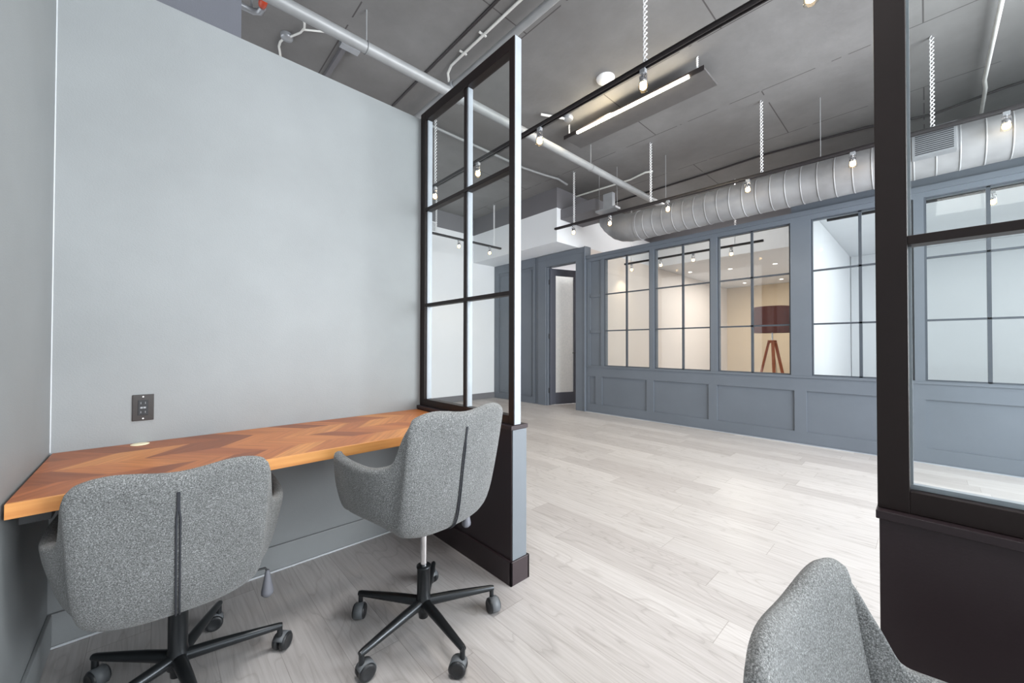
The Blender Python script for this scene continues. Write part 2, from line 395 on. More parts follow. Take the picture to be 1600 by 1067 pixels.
# --- far wall with the inner windows
wins = [(3.898, 3.031, 3.461), (2.956, 2.105, 2.510), (2.014, 1.155, 1.588), (.951, .085, .506), (.010, -.870, -.414), (-.945, -1.81, -1.375)]
ZB, ZT, ZTOP = .846, 2.749, 2.85
m1 = MB()
m1.box(XF + .018, -3.44, 0, XF + .14, 4.27, ZB)                       # wainscot core
m1.box(XF, -3.44, ZT, XF + .14, 4.27, ZTOP)                    # head
m1.box(XF - .02, -3.44, ZTOP - .045, XF + .0, 4.27, ZTOP + .012)        # crown strip
ed = [4.27]
for w_ in wins: ed += [w_[0], w_[1]]
ed.append(-3.44)
for k in range(0, len(ed), 2):
    if k == 0: m1.box(XF + .03, ed[0], ZB, XF + .14, ed[1], ZT)           # blind panel
    else: m1.box(XF, ed[k], ZB, XF + .14, ed[k + 1], ZT)
# wainscot face: rails and stiles 18 mm proud
m1.box(XF, -3.44, 0, XF + .018, 4.27, .155); m1.box(XF, -3.44, .655, XF + .018, 4.27, ZB)
st = [(4.27, 4.215), (4.07, 3.93), (3.085, 2.965), (2.135, 2.02), (1.122, 1.0), (.12, .008), (-.985, -1.10), (-2.1, -2.2), (-3.3, -3.44)]
for a_, b_ in st: m1.box(XF, b_, .155, XF + .018, a_, .655)
m1.box(XF + .012, 3.99, .155, XF + .018, 4.07, .655)
m1.box(XF - .012, -3.44, ZB - .03, XF, 4.27, ZB - .008)                # sill lip
# blind panel: frame with three fields
for z in (1.44, 2.09): m1.box(XF + .012, 3.96, z, XF + .03, 4.2, z + .05)
m1.box(XF + .012, 3.898, ZB, XF + .03, 3.965, ZT); m1.box(XF + .012, 4.19, ZB, XF + .03, 4.215, ZT); m1.box(XF, 4.215, ZB, XF + .03, 4.27, ZT)
structure(m1.build('wall_right', 'slate_paint'), 'slate blue panelled wall with inner windows')
for i, (ya, yb_, ym) in enumerate(wins):
    f = MB(); x0, x1 = XF + .03, XF + .06
    f.box(x0 - .01, ya - .018, ZB, x1, ya, ZT); f.box(x0 - .01, yb_, ZB, x1, yb_ + .018, ZT)
    f.box(x0, ym - .014, ZB, x1, ym + .014, ZT)
    f.box(x0, yb_ + .001, ZB, x1, ya - .001, ZB + .014); f.box(x0, yb_ + .001, ZT - .014, x1, ya - .001, ZT)
    for z in (1.473, 2.122): f.box(x0, yb_ + .001, z - .010, x1, ya - .001, z + .010)
    o = structure(f.build('window_%d' % (i + 1), 'steel_mullion'))
    MB().box(x0 + .012, yb_ + .002, ZB + .002, x0 + .017, ya - .002, ZT - .002).build('glass_pane', 'clear_glass', o)
structure(box('baseboard_right', 'slate_paint', (XF - .008, -3.44, 0), (XF, 4.27, .014)))
# rooms behind it
structure(box('wall_left_room_side', 'rose_white_paint', (XF + .141, 4.33, 0), (13.5, 4.437, 3.049)))
structure(box('wall_left_room_back', 'tan_paint', (13.4, 1.16, 0), (13.5, 4.33, 3.049)), 'tan wall of the room behind the inner windows')
m1 = MB().box(XF + .141, 1.06, 0, 13.5, 1.16, 3.049)
structure(m1.build('wall_room_divider', 'cool_white_paint'))
structure(box('ceiling_left_room', 'white_paint', (8.6, 1.16, 3.052), (13.5, 4.437, 3.62)))
structure(box('wall_left_room_band', 'grey_band_paint', (8.6, 1.16, 3.622), (8.75, 4.437, CE)))
structure(box('wall_right_room_back', 'cool_white_paint', (10.5, -3.44, 0), (10.6, 1.05, 3.049)))
structure(box('ceiling_right_room', 'cool_white_paint', (XF + .07, -3.44, 3.052), (10.6, 1.15, 3.13)))
structure(box('wall_right_upper', 'slate_paint', (XF + .03, -3.44, ZTOP + .002), (XF + .07, 1.15, 3.13)))
structure(box('wall_far_upper', 'grey_band_paint', (10.4, -3.44, 3.135), (10.5, 1.15, CE)))

# --- booth partitions: half wall + steel framed glass
PT = .105
def half_wall(name, y0, y1, end):
    m1 = MB().box(XP, y0, 0, XP + PT, y1, .78)
    m1.box(XP - .006, y0 - (.006 if end < 0 else 0), .775, XP + PT + .006, y1 + (.006 if end > 0 else 0), .796)
    return structure(m1.build(name, 'partition_paint', bevel=.002))
half_wall('wall_partition_left', 1.426, YD, -1)['label'] = 'charcoal half wall at the end of the desk'
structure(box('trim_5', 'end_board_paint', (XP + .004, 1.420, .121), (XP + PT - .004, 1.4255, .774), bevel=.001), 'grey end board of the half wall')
half_wall('wall_partition_right', -1.6, .083, 1)['label'] = 'charcoal half wall right of the opening'
m1 = MB().box(XP - .012, 1.414, 0, XP, YD, .12); m1.box(XP - .012, 1.414, 0, XP + PT + .012, 1.426, .12); m1.box(XP + PT, 1.414, 0, XP + PT + .012, YD, .12)
structure(m1.build('baseboard_partition', 'partition_paint', bevel=.002))
m1 = MB().box(XP - .012, -1.6, 0, XP, .095, .12); m1.box(XP - .012, .083, 0, XP + PT + .012, .095, .12)
structure(m1.build('baseboard_partition_right', 'partition_paint', bevel=.002))
GX0, GX1 = XP + .018, XP + .066
ZF0, ZF1 = .797, 2.80
f = MB()
f.box(GX0, 1.43, ZF0, GX1, 1.468, ZF1)                            # near post
f.box(GX0, YD - .062, ZF0, GX1, YD, ZF1)                          # wall post
f.box(GX0, 1.468, ZF0, GX1, YD - .062, .842); f.box(GX0, 1.468, ZF1 - .062, GX1, YD - .062, ZF1)
for z in (1.475, 2.125): f.box(GX0 + .002, 1.468, z - .011, GX1 - .006, YD - .062, z + .011)
f.box(GX0 + .006, 1.853, .842, GX1 - .004, 1.876, ZF1 - .062)
o = structure(f.build('window_7', 'black_steel', bevel=.0015), 'black steel framed glass grid standing on the half wall')
f = MB().box(GX0 + .004, 1.4265, ZF0 + .002, GX1 - .001, 1.4295, ZF1)            # end strip, window light on the dark frame painted pale
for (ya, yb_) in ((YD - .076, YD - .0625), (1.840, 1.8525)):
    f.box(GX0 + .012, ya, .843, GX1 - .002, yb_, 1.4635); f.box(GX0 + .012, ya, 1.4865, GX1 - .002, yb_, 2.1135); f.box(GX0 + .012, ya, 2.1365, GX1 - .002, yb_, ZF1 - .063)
f.build('glazing_stop', 'stop_grey', o)['label'] = 'pale grey glazing stops'  # frame faces turned to the windows, their light painted as pale grey
MB().box(GX0 + .02, 1.468, .842, GX0 + .026, YD - .062, ZF1 - .062).build('glass_pane', 'clear_glass', o)
f = MB()
f.box(GX0, .030, ZF0, GX1, .087, 2.80); f.box(GX0, -1.6, ZF0, GX1, .030, .850); f.box(GX0, -1.6, 2.74, GX1, .030, 2.80)
f.box(GX0, -1.6, 1.448, GX1, .030, 1.470); f.box(GX0, -.80, .85, GX1, -.77, 2.74); 
o = structure(f.build('window_8', 'black_steel', bevel=.0015), 'dark steel framed glass right of the opening')
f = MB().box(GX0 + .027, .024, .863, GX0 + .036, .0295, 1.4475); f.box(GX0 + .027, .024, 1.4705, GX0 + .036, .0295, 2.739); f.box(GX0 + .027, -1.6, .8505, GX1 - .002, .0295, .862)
f.build('glazing_stop', 'stop_grey', o)['label'] = 'pale grey glazing stops'  # window light on the right frame's edges, painted as pale strips
MB().box(GX0 + .02, -1.6, .85, GX0 + .026, .030, 2.74).build('glass_pane', 'clear_glass', o)
# baseboards and corner beads
structure(box('baseboard_desk', 'booth_wall_paint', (XL, YD - .014, .008), (XP, YD, .135), bevel=.003))
structure(box('baseboard_left', 'booth_wall_paint', (XL, -3.4, .008), (XL + .014, YD - .014, .135), bevel=.003))
m1 = MB().box(XL, YD - .018, 0, XP, YD - .002, .008); structure(m1.build('trim_2', 'caulk_white'))
m1 = MB().box(XL, YD - .003, .772, XL + .003, YD, 2.77); structure(m1.build('trim_3', 'caulk_white'))
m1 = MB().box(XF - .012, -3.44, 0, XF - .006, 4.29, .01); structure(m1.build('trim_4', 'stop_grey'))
structure(box('baseboard_back', 'grey_band_paint', (1.5, 6.855, 0), (XF, 6.87, .13)))

# ------------------------------------------------------------------ desk
desk = thing('desk', (XL + .004, YD, 0), 'long wall-mounted chevron veneer desk along the grey wall', 'desk')
DW, DD = 1.615, .679
tp = MB().box(0.004, -DD + .012, .727, DW - .003, -.002, .769).build('desktop', 'chevron_veneer', desk)
MB().box(0.004, -DD, .727, DW - .003, -DD + .012, .7688).build('edge_band', 'desk_edge_wood', desk, bevel=.001)['label'] = 'lighter solid wood front edge'
m1 = MB()
for x in (.05, 1.57): MB().box(x - .03, -.62, .69, x + .03, -.002, .7265).build('support_bracket', 'black_plastic', desk)

gro = MB().lathe([(0, .771), (.027, .771), (.031, .7695), (.031, .760)], 24)
o = gro.build('cable_grommet', 'grommet_cream', desk, loc=(.255, -.037, 0.0005))
# outlet
out = thing('power_outlet', (-.034, YD - .001, .924), 'black wall outlet above the desk near the corner', 'outlet')
MB().box(-.035, -.006, -.0575, .035, 0, .0575).build('wall_plate', 'outlet_black', out, bevel=.002)
fc = MB().box(-.0165, -.009, -.033, .0165, -.006, .033).build('socket_face', 'outlet_face', out, bevel=.001)
m1 = MB()
for z in (-.02, .02):
    m1.box(-.008, -.0096, z - .004, -.0065, -.009, z + .005); m1.box(.0065, -.0096, z - .004, .008, -.009, z + .005)
m1.box(-.009, -.0105, -.0035, -.001, -.009, .0035); m1.box(.001, -.0105, -.0035, .009, -.009, .0035)
m1.build('socket_slots', 'brushed_box', out)
for z in (-.048, .048):
    MB().cyl((0, -.0075, z), (0, -.006, z), .0032, 10).build('screw', 'screw_white', out)

# ------------------------------------------------------------------ office chair
def catmull(P, n):
    out = []
    for i in range(len(P) - 1):
        p0 = P[max(i - 1, 0)]; p1 = P[i]; p2 = P[i + 1]; p3 = P[min(i + 2, len(P) - 1)]
        for k in range(n):
            t_ = k / n
            out.append(.5 * ((2 * p1) + (p2 - p0) * t_ + (2 * p0 - 5 * p1 + 4 * p2 - p3) * t_ ** 2 + (3 * p1 - p0 - 3 * p2 + p3) * t_ ** 3))
    out.append(P[-1]); return out
SEC = [
 [(0.000, -0.040, 0.000), (0.000, -0.135, 0.024), (0.000, -0.208, 0.080), (0.000, -0.249, 0.314), (0.000, -0.281, 0.508)],
 [(0.040, -0.040, 0.000), (0.100, -0.131, 0.026), (0.132, -0.201, 0.088), (0.141, -0.238, 0.325), (0.141, -0.272, 0.526)],
 [(0.055, -0.035, 0.000), (0.166, -0.116, 0.039), (0.214, -0.169, 0.100), (0.227, -0.218, 0.320), (0.224, -0.254, 0.506)],
 [(0.060, -0.025, 0.000), (0.191, -0.096, 0.054), (0.231, -0.135, 0.118), (0.237, -0.194, 0.332), (0.243, -0.228, 0.470)],
 [(0.065, -0.020, 0.000), (0.201, -0.070, 0.064), (0.249, -0.102, 0.124), (0.249, -0.164, 0.293), (0.250, -0.194, 0.412)],
 [(0.065, -0.010, 0.000), (0.211, -0.040, 0.074), (0.263, -0.066, 0.122), (0.266, -0.128, 0.247), (0.260, -0.162, 0.338)],
 [(0.065, 0.000, 0.000), (0.214, -0.005, 0.077), (0.272, -0.018, 0.122), (0.298, -0.062, 0.245), (0.302, -0.095, 0.318)],
 [(0.065, 0.015, 0.000), (0.214, 0.034, 0.081), (0.275, 0.055, 0.116), (0.308, 0.045, 0.245), (0.318, 0.040, 0.322)],
 [(0.060, 0.030, 0.000), (0.210, 0.081, 0.084), (0.270, 0.119, 0.106), (0.300, 0.136, 0.235), (0.314, 0.146, 0.330)],
 [(0.055, 0.045, 0.000), (0.195, 0.121, 0.085), (0.261, 0.163, 0.098), (0.290, 0.182, 0.203), (0.304, 0.187, 0.330)],
 [(0.050, 0.050, 0.000), (0.171, 0.151, 0.081), (0.242, 0.194, 0.083), (0.268, 0.210, 0.149), (0.278, 0.213, 0.194)],
 [(0.035, 0.055, 0.000), (0.110, 0.180, 0.070), (0.165, 0.240, 0.090), (0.185, 0.258, 0.105), (0.190, 0.262, 0.120)],
 [(0.000, 0.060, 0.000), (0.000, 0.190, 0.065), (0.000, 0.252, 0.085), (0.000, 0.272, 0.100), (0.000, 0.278, 0.115)],
]
def shell_mesh():
    half = [[Vector(p) for p in s_] for s_ in SEC]
    full = half + [[Vector((-p.x, p.y, p.z)) for p in s_] for s_ in reversed(half[1:-1])]
    n = len(full); K = 3
    loops = []
    for j in range(5):
        pts = [full[i][j] for i in range(n)]; cl = []
        for i in range(n):
            p0, p1, p2, p3 = pts[i - 1], pts[i], pts[(i + 1) % n], pts[(i + 2) % n]
            for k in range(K):
                t_ = k / K
                cl.append(.5 * ((2 * p1) + (p2 - p0) * t_ + (2 * p0 - 5 * p1 + 4 * p2 - p3) * t_ ** 2 + (3 * p1 - p0 - 3 * p2 + p3) * t_ ** 3))
        loops.append(cl)
    m_ = n * K; cols = []
    for i in range(m_): cols.append(catmull([loops[j][i] for j in range(5)], 3))
    R = len(cols[0]); mb = MB()
    vs = [cols[i][r] for i in range(m_) for r in range(R)]
    fs = [(i * R + r, ((i + 1) % m_) * R + r, ((i + 1) % m_) * R + r + 1, i * R + r + 1) for i in range(m_) for r in range(R - 1)]
    c = len(vs); vs.append(Vector((0, 0, 0)))
    fs += [(c, ((i + 1) % m_) * R, i * R) for i in range(m_)]
    mb.add(vs, fs, True); return mb, cols
def make_chair(label, shell_z, shroud_top, base_rot):
    root = thing('office_chair', (0, 0, 0), label, 'chair')
    mb, cols = shell_mesh()
    sh = mb.build('upholstered_shell', 'grey_melange_felt', root, solid=.036, subsurf=1, weld=True, loc=(0, 0, shell_z))
    # double piping down the back, following the back centre line
    centre = catmull([Vector(p) for p in SEC[0]], 8)
    pts = [p for p in centre if p.z > .012 and p.z < .455]
    for dx in (-.0045, .0045):
        q = [Vector((dx * (1 if i < len(pts) - 3 else .4), p.y - .0015, p.z)) for i, p in enumerate(pts)]
        MB().tube(q, .0028, 6).build('back_seam', 'seam_dark', root, loc=(0, 0, shell_z))
    # seat cushion
    prof = []
    def ring(s_, z, yoff=0):
        out = []
        for k in range(28):
            a_ = 2 * PI * k / 28; ca, sa = math.cos(a_), math.sin(a_)
            rx, ry = .235 * s_, .215 * s_
            out.append(Vector((rx * math.copysign(abs(ca) ** .75, ca), .035 + yoff + ry * math.copysign(abs(sa) ** .75, sa), z)))
        return out
    rings = [ring(.75, .085), ring(.93, .09), ring(1, .11), ring(.98, .135), ring(.85, .152), ring(.5, .157), ring(.12, .157)]
    cu = MB(); vs = [p for r_ in rings for p in r_]
    fs = [(i * 28 + k, i * 28 + (k + 1) % 28, (i + 1) * 28 + (k + 1) % 28, (i + 1) * 28 + k) for i in range(6) for k in range(28)]
    fs.append(tuple(6 * 28 + k for k in range(28))); fs.append(tuple(reversed(range(28))))
    cu.add(vs, fs, True); cu.build('seat_cushion', 'grey_melange_felt', root, loc=(0, 0, shell_z))
    # mechanism, gas lift, lever
    MB().box(-.05, -.03, shell_z - .010, .05, .06, shell_z + .004).build('seat_plate', 'black_plastic', root, bevel=.004)
    MB().lathe([(0, .05), (.020, .05), (.022, .075), (.03, .08), (.034, .11), (.030, .135), (.0275, .15), (.0275, shroud_top - .008), (.030, shroud_top - .006), (.030, shroud_top), (.013, shroud_top)], 24).build('column_shroud', 'base_metal', root)
    MB().cyl((0, 0, shroud_top - .02), (0, 0, shell_z), .0135, 20).build('gas_lift', 'chrome', root)['label'] = 'bright chrome gas lift'
    lv = MB().tube([(.05, .03, shell_z - .004), (.22, .03, shell_z + .0), (.262, .03, shell_z - .002), (.27, .03, shell_z - .018)], .0042, 8).build('height_lever', 'black_plastic', root)
    kb = MB().lathe([(0, 0), (.007, 0), (.009, -.01), (.015, -.045), (.022, -.082), (.0215, -.094), (.012, -.104), (0, -.106)], 16)
    kb.build('lever_knob', 'lever_grey', lv, loc=(.27, .03, shell_z - .012))['label'] = 'grey pear-shaped knob'
    for k in range(5):
        an = math.radians(base_rot + 72 * k); d = Vector((math.cos(an), math.sin(an), 0)); pr = Vector((-d.y, d.x, 0))
        P = [d * .02, d * .12, d * .21, d * .302, d * .314]
        zz = [.112, .109, .104, .099, .098]
        arm = MB().tube([p + Vector((0, 0, z)) for p, z in zip(P, zz)], [.021, .019, .016, .0125, .0105], 12)
        e = d * .306; arm.cyl((e.x, e.y, .105), (e.x, e.y, .060), .010, 10)
        ao = arm.build('base_leg', 'base_metal', root)
        # twin wheel caster, trailing
        tr = (d * math.cos(.9 + k) + pr * math.sin(.9 + k)).normalized(); ax = Vector((-tr.y, tr.x, 0))
        c = e + tr * .015; c.z = .031
        M0 = Matrix.Translation(c) @ ax.to_track_quat('Z', 'X').to_matrix().to_4x4()
        wh = MB()
        for s_ in (-1, 1):
            wh.lathe([(0, .025 * s_), (.018, .025 * s_), (.0215, .0265 * s_), (.0275, .025 * s_), (.031, .020 * s_), (.031, .007 * s_), (0, .007 * s_)], 20, M0)
        cs = wh.build('caster', 'black_plastic', root)
        hd = MB(); n_ = 12; vs = []
        for i in range(n_ + 1):
            th = math.radians(-35 + 190 * i / n_)
            for (rr, s_) in ((.0335, -1), (.0335, 1)):
                p = c + (tr * math.cos(th) + Vector((0, 0, 1)) * math.sin(th)) * rr + ax * .0185 * s_; vs.append(p)
        fs = [(2 * i, 2 * i + 1, 2 * i + 3, 2 * i + 2) for i in range(n_)]
        hd.add(vs, fs, True); hd.build('caster_hood', 'grey_rubber', cs, solid=.003)
    return root
c1 = make_chair('grey felt office chair lowered at the left end of the desk, grey lever knob hanging', .312, .300, -7)
c1.location = (.070, 1.79, 0); 
c2 = make_chair('grey felt office chair raised high beside the half wall, chrome lift showing', .440, .265, 45)
c2.location = (.850, 1.466, 0)
c3 = make_chair('grey felt office chair cut off at the bottom right corner, beside the right half wall', .259, .248, 20)
ROT1, ROT2, ROT3 = -2.7, 6, 175.7
c1.rotation_euler[2] = math.radians(ROT1); c2.rotation_euler[2] = math.radians(ROT2)
c3.location = (.786, -.094, 0); c3.rotation_euler[2] = math.radians(ROT3)

# ------------------------------------------------------------------ ceiling services
def chain_mesh(length, r=.012, wire=.0048, pitch=.075):
    mb = MB(); n = max(8, int(length / pitch * 8))
    for ph in (0, PI):
        mb.tube([(r * math.cos(2 * PI * k / 8 + ph), r * math.sin(2 * PI * k / 8 + ph), length * k / n) for k in range(n + 1)], wire, 5)
    return mb
def track(name, p, q, z, chains, label):
    p = Vector((p[0], p[1], z)); q = Vector((q[0], q[1], z)); c = (p + q) / 2; d = (q - p); L = d.length; d.normalize(); s_ = Vector((-d.y, d.x, 0))
    root = thing(name, c, label, 'track')
    m_ = MB().obox((0, 0, .010), d * L / 2, s_ * .018, (0, 0, .008)); m_.obox(s_ * .0135, d * L / 2, s_ * .0045, (0, 0, .016)); m_.obox(-s_ * .0135, d * L / 2, s_ * .0045, (0, 0, .016))
    m_.build('track_rail', 'track_black', root)
    MB().obox((0, 0, .001), d * (L / 2 - .01), s_ * .003, (0, 0, .0015)).build('conductor_strip', 'pipe_grey', root)
    for (x, y) in chains:
        cl = Vector((x, y, z)); pt = p + d * (cl - p).dot(d) - c
        o = chain_mesh(CE - z - .016).build('suspension_chain', 'chain_white', root, loc=(pt.x, pt.y, .016)); o['label'] = 'white twisted hanging chain'
        MB().cyl((pt.x, pt.y, CE - z - .02), (pt.x, pt.y, CE - z), .012, 10).build('ceiling_hook', 'chrome', root)
    return root, p, d
def make_head():
    root = thing('track_spotlight', (0, 0, 0), '', 'spotlight')
    m_ = MB().box(-.020, -.016, -.045, .020, .016, -.016); m_.build('adapter', 'brushed_box', root, bevel=.002)
    m_ = MB().cyl((0, 0, -.045), (0, 0, -.075), .007, 10); m_.obox((.024, 0, -.085), (.002, 0, 0), (0, .008, 0), (0, 0, .028)); m_.obox((-.024, 0, -.085), (.002, 0, 0), (0, .008, 0), (0, 0, .028)); m_.obox((0, 0, -.06), (.026, 0, 0), (0, .008, 0), (0, 0, .0025))
    m_.build('yoke', 'chrome', root)
    h = MB().lathe([(0, -.078), (.018, -.078), (.026, -.085), (.028, -.115), (.026, -.117), (.024, -.09), (0, -.088)], 20).build('socket_cup', 'chrome', root)
    MB().lathe([(.0285, -.112), (.033, -.135), (.033, -.165), (.030, -.168)], 20).build('glass_collar', 'lamp_glass', root)
    MB().lathe([(0, -.095), (.018, -.10), (.025, -.13), (.024, -.148), (.012, -.158), (0, -.160)], 16).build('bulb', 'bulb_glow', root)
    return root
HEAD = [None]; LSP = {}
def spot(loc, label, power, rz=0, group=None, colr=(1, .82, .58)):
    if HEAD[0] is None: HEAD[0] = make_head(); o = HEAD[0]
    else: o = copy_tree(HEAD[0])
    o.location = loc; o.rotation_euler[2] = rz; o['label'] = label
    if group: o['group'] = group
    elif 'group' in o: del o['group']
    if power > 0:
        if power not in LSP:
            d = bpy.data.lights.new('spot_bulb_light', 'SPOT'); d.energy = power; d.color = colr; d.spot_size = math.radians(120); d.spot_blend = .6; d.shadow_soft_size = .03; LSP[power] = d
        l = bpy.data.objects.new('spot_bulb_light', LSP[power]); col.objects.link(l); l.location = (loc[0], loc[1], loc[2] - .175)
    return o
ZTK = 3.17
G1, G2, G3, G4 = ['spotlights on the %s track' % s_ for s_ in ('near', 'duct', 'back wall', 'left room')]
track('light_track', (2.52, 5.0), (2.50, -1.4), ZTK, [(2.5, 1.33), (2.52, 4.10), (2.5, -.6)], 'long black light track hung from white chains right of the black glass grid')
nm = ['bright spotlight on the near track at the top edge of the picture', 'lit spotlight on the near track overlapping the glowing linear fixture', 'lit spotlight on the near track crossing the grey sprinkler pipe', 'lit spotlight seen through the upper right pane of the black grid', 'lit spotlight seen through the upper left pane of the black grid']
for y, l in zip((.40, 1.347, 2.344, 3.242, 4.098), nm): spot((2.51, y, ZTK), l, 14, PI / 2, G1)
track('light_track', (4.93, 4.25), (5.23, -1.6), ZTK, [(4.945, 3.86), (5.0, 2.58), (5.07, 1.27), (5.17, -.05)], 'long black light track hung in front of the round duct')
nm = ['', 'lit spotlight over the curved left end of the duct', 'second lit spotlight from the left over the duct, by the pipe end', 'third lit spotlight from the left over the duct, above the tall inner windows', 'lit spotlight over the duct just left of the dark right post', 'lit spotlight at the right edge beyond the duct grille']
nm[0] = 'small spotlight hanging in front of the white bulkhead at the end of the duct track'
for y, l in zip((3.872, 3.217, 2.347, 1.412, .491, -.465), nm): spot((4.93 + (4.25 - y) * .0513, y, ZTK), l, 12, PI / 2, G2)
track('light_track', (2.2, 5.86), (5.13, 5.86), ZTK, [(3.62, 5.86), (4.95, 5.86)], 'short black light track before the white back wall, seen through the grid')
for x, l in ((4.10, 'spotlight on the back wall track, left of the grid middle bar'), (4.836, 'spotlight near the right end of the back wall track')): spot((x, 5.86, ZTK), l, 10, 0, G3)
track('light_track', (7.15, 4.26), (7.15, 1.77), 2.9, [(7.15, 4.1), (7.15, 2.18)], 'black light track inside the left room behind the inner windows')
for y, l in zip((4.10, 3.48, 2.87, 2.24), ('leftmost spotlight inside the room behind the inner windows', 'second spotlight from the left inside the room behind the windows', 'third spotlight from the left inside the room behind the windows', 'rightmost spotlight inside the left room, left of the tripod lamp')): spot((7.15, y, 2.9), l, 8, PI / 2, G4)
track('light_track', (6.62, .9), (6.62, -2.2), 2.9, [], 'black light track inside the white right room')
for y, l in ((.095, 'spotlight in the white right room just right of the dark post'), (-.498, 'spotlight in the white right room near the right edge')): spot((6.62, y, 2.9), l, 8, PI / 2, 'spotlights in the right room')
for o in [o for o in bpy.data.objects if o.name.startswith('light_track') and 'right room' in o['label']]:
    m_ = MB()
    for y in (1.2, -1.0): m_.cyl((0, y, .016), (0, y, .15), .006, 8)
    m_.build('ceiling_stem', 'track_black', o)

# linear fixture
led = thing('linear_pendant', (3.85, 2.29, 3.86), 'flat black linear pendant with a glowing tube near the near track', 'pendant light')
MB().box(-.012, -.86, 0, .33, .86, .022).build('fixture_plate', 'led_plate', led, bevel=.003)
MB().box(-.024, -.86, -.012, -.012, .86, .034).build('fixture_edge', 'track_black', led)
MB().cyl((-.03, -.72, -.012), (-.03, .64, -.012), .017, 14).build('light_tube', 'led_glow', led)['label'] = 'glowing warm white tube'
for y in (-.79, .79):
    chain_mesh(CE - 3.86 - .025, .007, .005, .04).build('suspension_chain', 'chain_white', led, loc=(0, y, .024))
area('linear_pendant_light', (3.82, 2.25, 3.825), (-.3, 0, -1), .06, 1.36, 16, (1, .86, .62)).rotation_euler[2] = 0

# duct
XD, ZD, RD = 5.50, 3.07, .213
duct = thing('air_duct', (XD, 1.5, ZD), 'large round grey spiral duct running above the inner windows', 'duct')
path = []; 
def duct_tube():
    mb = MB(); pts = []; rr = []; y = -3.3
    while y < 2.95:
        for (dy, r_) in ((0, RD), (.004, RD), (.130, RD), (.1335, RD), (.1355, RD + .0045), (.1415, RD + .0045), (.1435, RD)):
            pts.append((0, y + dy - 1.5, 0)); rr.append(r_)
        y += .147
    return mb.tube(pts, rr, 40), y
mb, ye = duct_tube(); mb.build('duct_pipe', 'spiral_duct_metal', duct)
mb = MB(); ec = [(0, ye - .01, 0), (0, ye + .02, 0), (.01, ye + .14, .01), (.04, ye + .27, .04), (.09, ye + .39, .09), (.15, ye + .50, .16), (.21, ye + .60, .23), (.26, ye + .68, .30), (.28, 3.756, .34)]
pts = catmull([Vector((p[0], p[1] - 1.5, p[2])) for p in ec], 3)
mb.tube(pts, [(RD + .003 + (.005 if k % 3 == 0 and k > 2 else 0)) * (1 - .18 * max(0, k - 8) / 16) for k in range(len(pts))], 36)
mb.tube([(0, ye - 1.5 - .04, 0), (0, ye - 1.5, 0)], RD + .012, 36)
mb.build('duct_elbow', 'spiral_duct_metal', duct)
# grille on the duct
va = math.radians(14)
gm = MB(); 
nx = Vector((-math.cos(va), 0, -math.sin(va) * -1)); nx.normalize()
cg_ = Vector((-.19, -.06 - 1.5, .0)) + Vector((0, 0, .02))
grille = MB()
GW, GH, GD = .14, .125, .10
grille.box(-.29, -.06 - 1.5 - GW, -.10, -.12, -.06 - 1.5 + GW, .15).build('grille_box', 'brushed_box', duct, bevel=.002)['label'] = 'pale supply grille box'
sl = MB()
for k in range(12): sl.box(-.2935, -.06 - 1.5 - GW + .02, -.083 + k * .0185, -.288, -.06 - 1.5 + GW - .02, -.083 + k * .0185 + .010)
sl.build('grille_slots', 'seam_dark', duct)
for y in (-1.2, .8, 2.6):
    MB().cyl((0, y - 1.5, RD), (0, y - 1.5, CE - ZD), .004, 6).build('hanger_rod', 'pipe_grey', duct)

def pipe(name, pts, r, mat, label, cat='pipe', extra=None):
    o = MB().tube(pts, r, 16).build(name, mat); tag(o, label, cat); return o
sp = pipe('sprinkler_pipe', [(.2, 3.18, 3.7), (8.0, 3.18, 3.7)], .047, 'pipe_grey', 'thick grey sprinkler main crossing the whole ceiling diagonally')
for x in (1.28, 4.45):
    h = MB().cyl((x, 3.18, 3.745), (x, 3.18, CE), .006, 8); h.tube([(x, 3.18 + .052 * math.cos(a_), 3.7 + .052 * math.sin(a_)) for a_ in [k * PI / 8 for k in range(17)]], .004, 6)
    h.build('pipe_hanger', 'pipe_grey', sp)
x = 2.2
pc = MB().cyl((x - .045, 3.18, 3.7), (x + .045, 3.18, 3.7), .062, 16); pc.build('pipe_coupling', 'pipe_grey', sp)
pipe('branch_pipe', [(2.235, -3.3, 3.88), (2.235, 3.30, 3.88)], .033, 'pipe_grey', 'grey branch pipe running towards the camera from the glass grid top')
pipe('branch_pipe', [(2.235, 3.42, 3.88), (2.235, 6.86, 3.88)], .033, 'pipe_grey', 'grey branch pipe continuing behind the desk wall past the main')
bx = MB().box(2.15, 3.26, 3.80, 2.32, 3.46, 3.955); 
tag(MB().cyl((2.235, 3.28, 3.88), (2.235, 3.44, 3.88), .05, 16).build('pipe_fitting', 'brushed_box'), 'grey clamp fitting above the top corner of the black grid', 'pipe fitting')
cd = pipe('conduit', [(2.14, -3.3, 3.992), (2.14, 3.05, 3.992), (2.14, 3.2, 3.99), (2.16, 3.29, 3.97), (2.2, 3.33, 3.92)], .012, 'conduit_white', 'thin white conduit strapped to the ceiling left of the branch pipe', 'conduit')
for y in (2.0, 2.7, 3.0):
    MB().box(2.10, y - .008, 4.0, 2.18, y + .008, 4.012).build('conduit_strap', 'conduit_white', cd)
pipe('conduit', [(5.74, 4.43, 3.99), (5.80, 3.6, 3.99), (5.82, 3.36, 3.99), (5.78, 3.2, 3.99), (5.75, 3.05, 3.99), (5.80, 2.95, 3.99)], .014, 'conduit_white', 'white bent conduit beyond the main, right of the bulkhead', 'conduit')
pipe('conduit', [(2.3, 4.24, 3.985), (4.2, 4.27, 3.985), (4.6, 4.22, 3.985), (4.9, 4.16, 3.985), (5.19, 4.2, 3.985)], .016, 'pipe_grey', 'grey wavy conduit along the ceiling before the bulkhead corner', 'conduit')
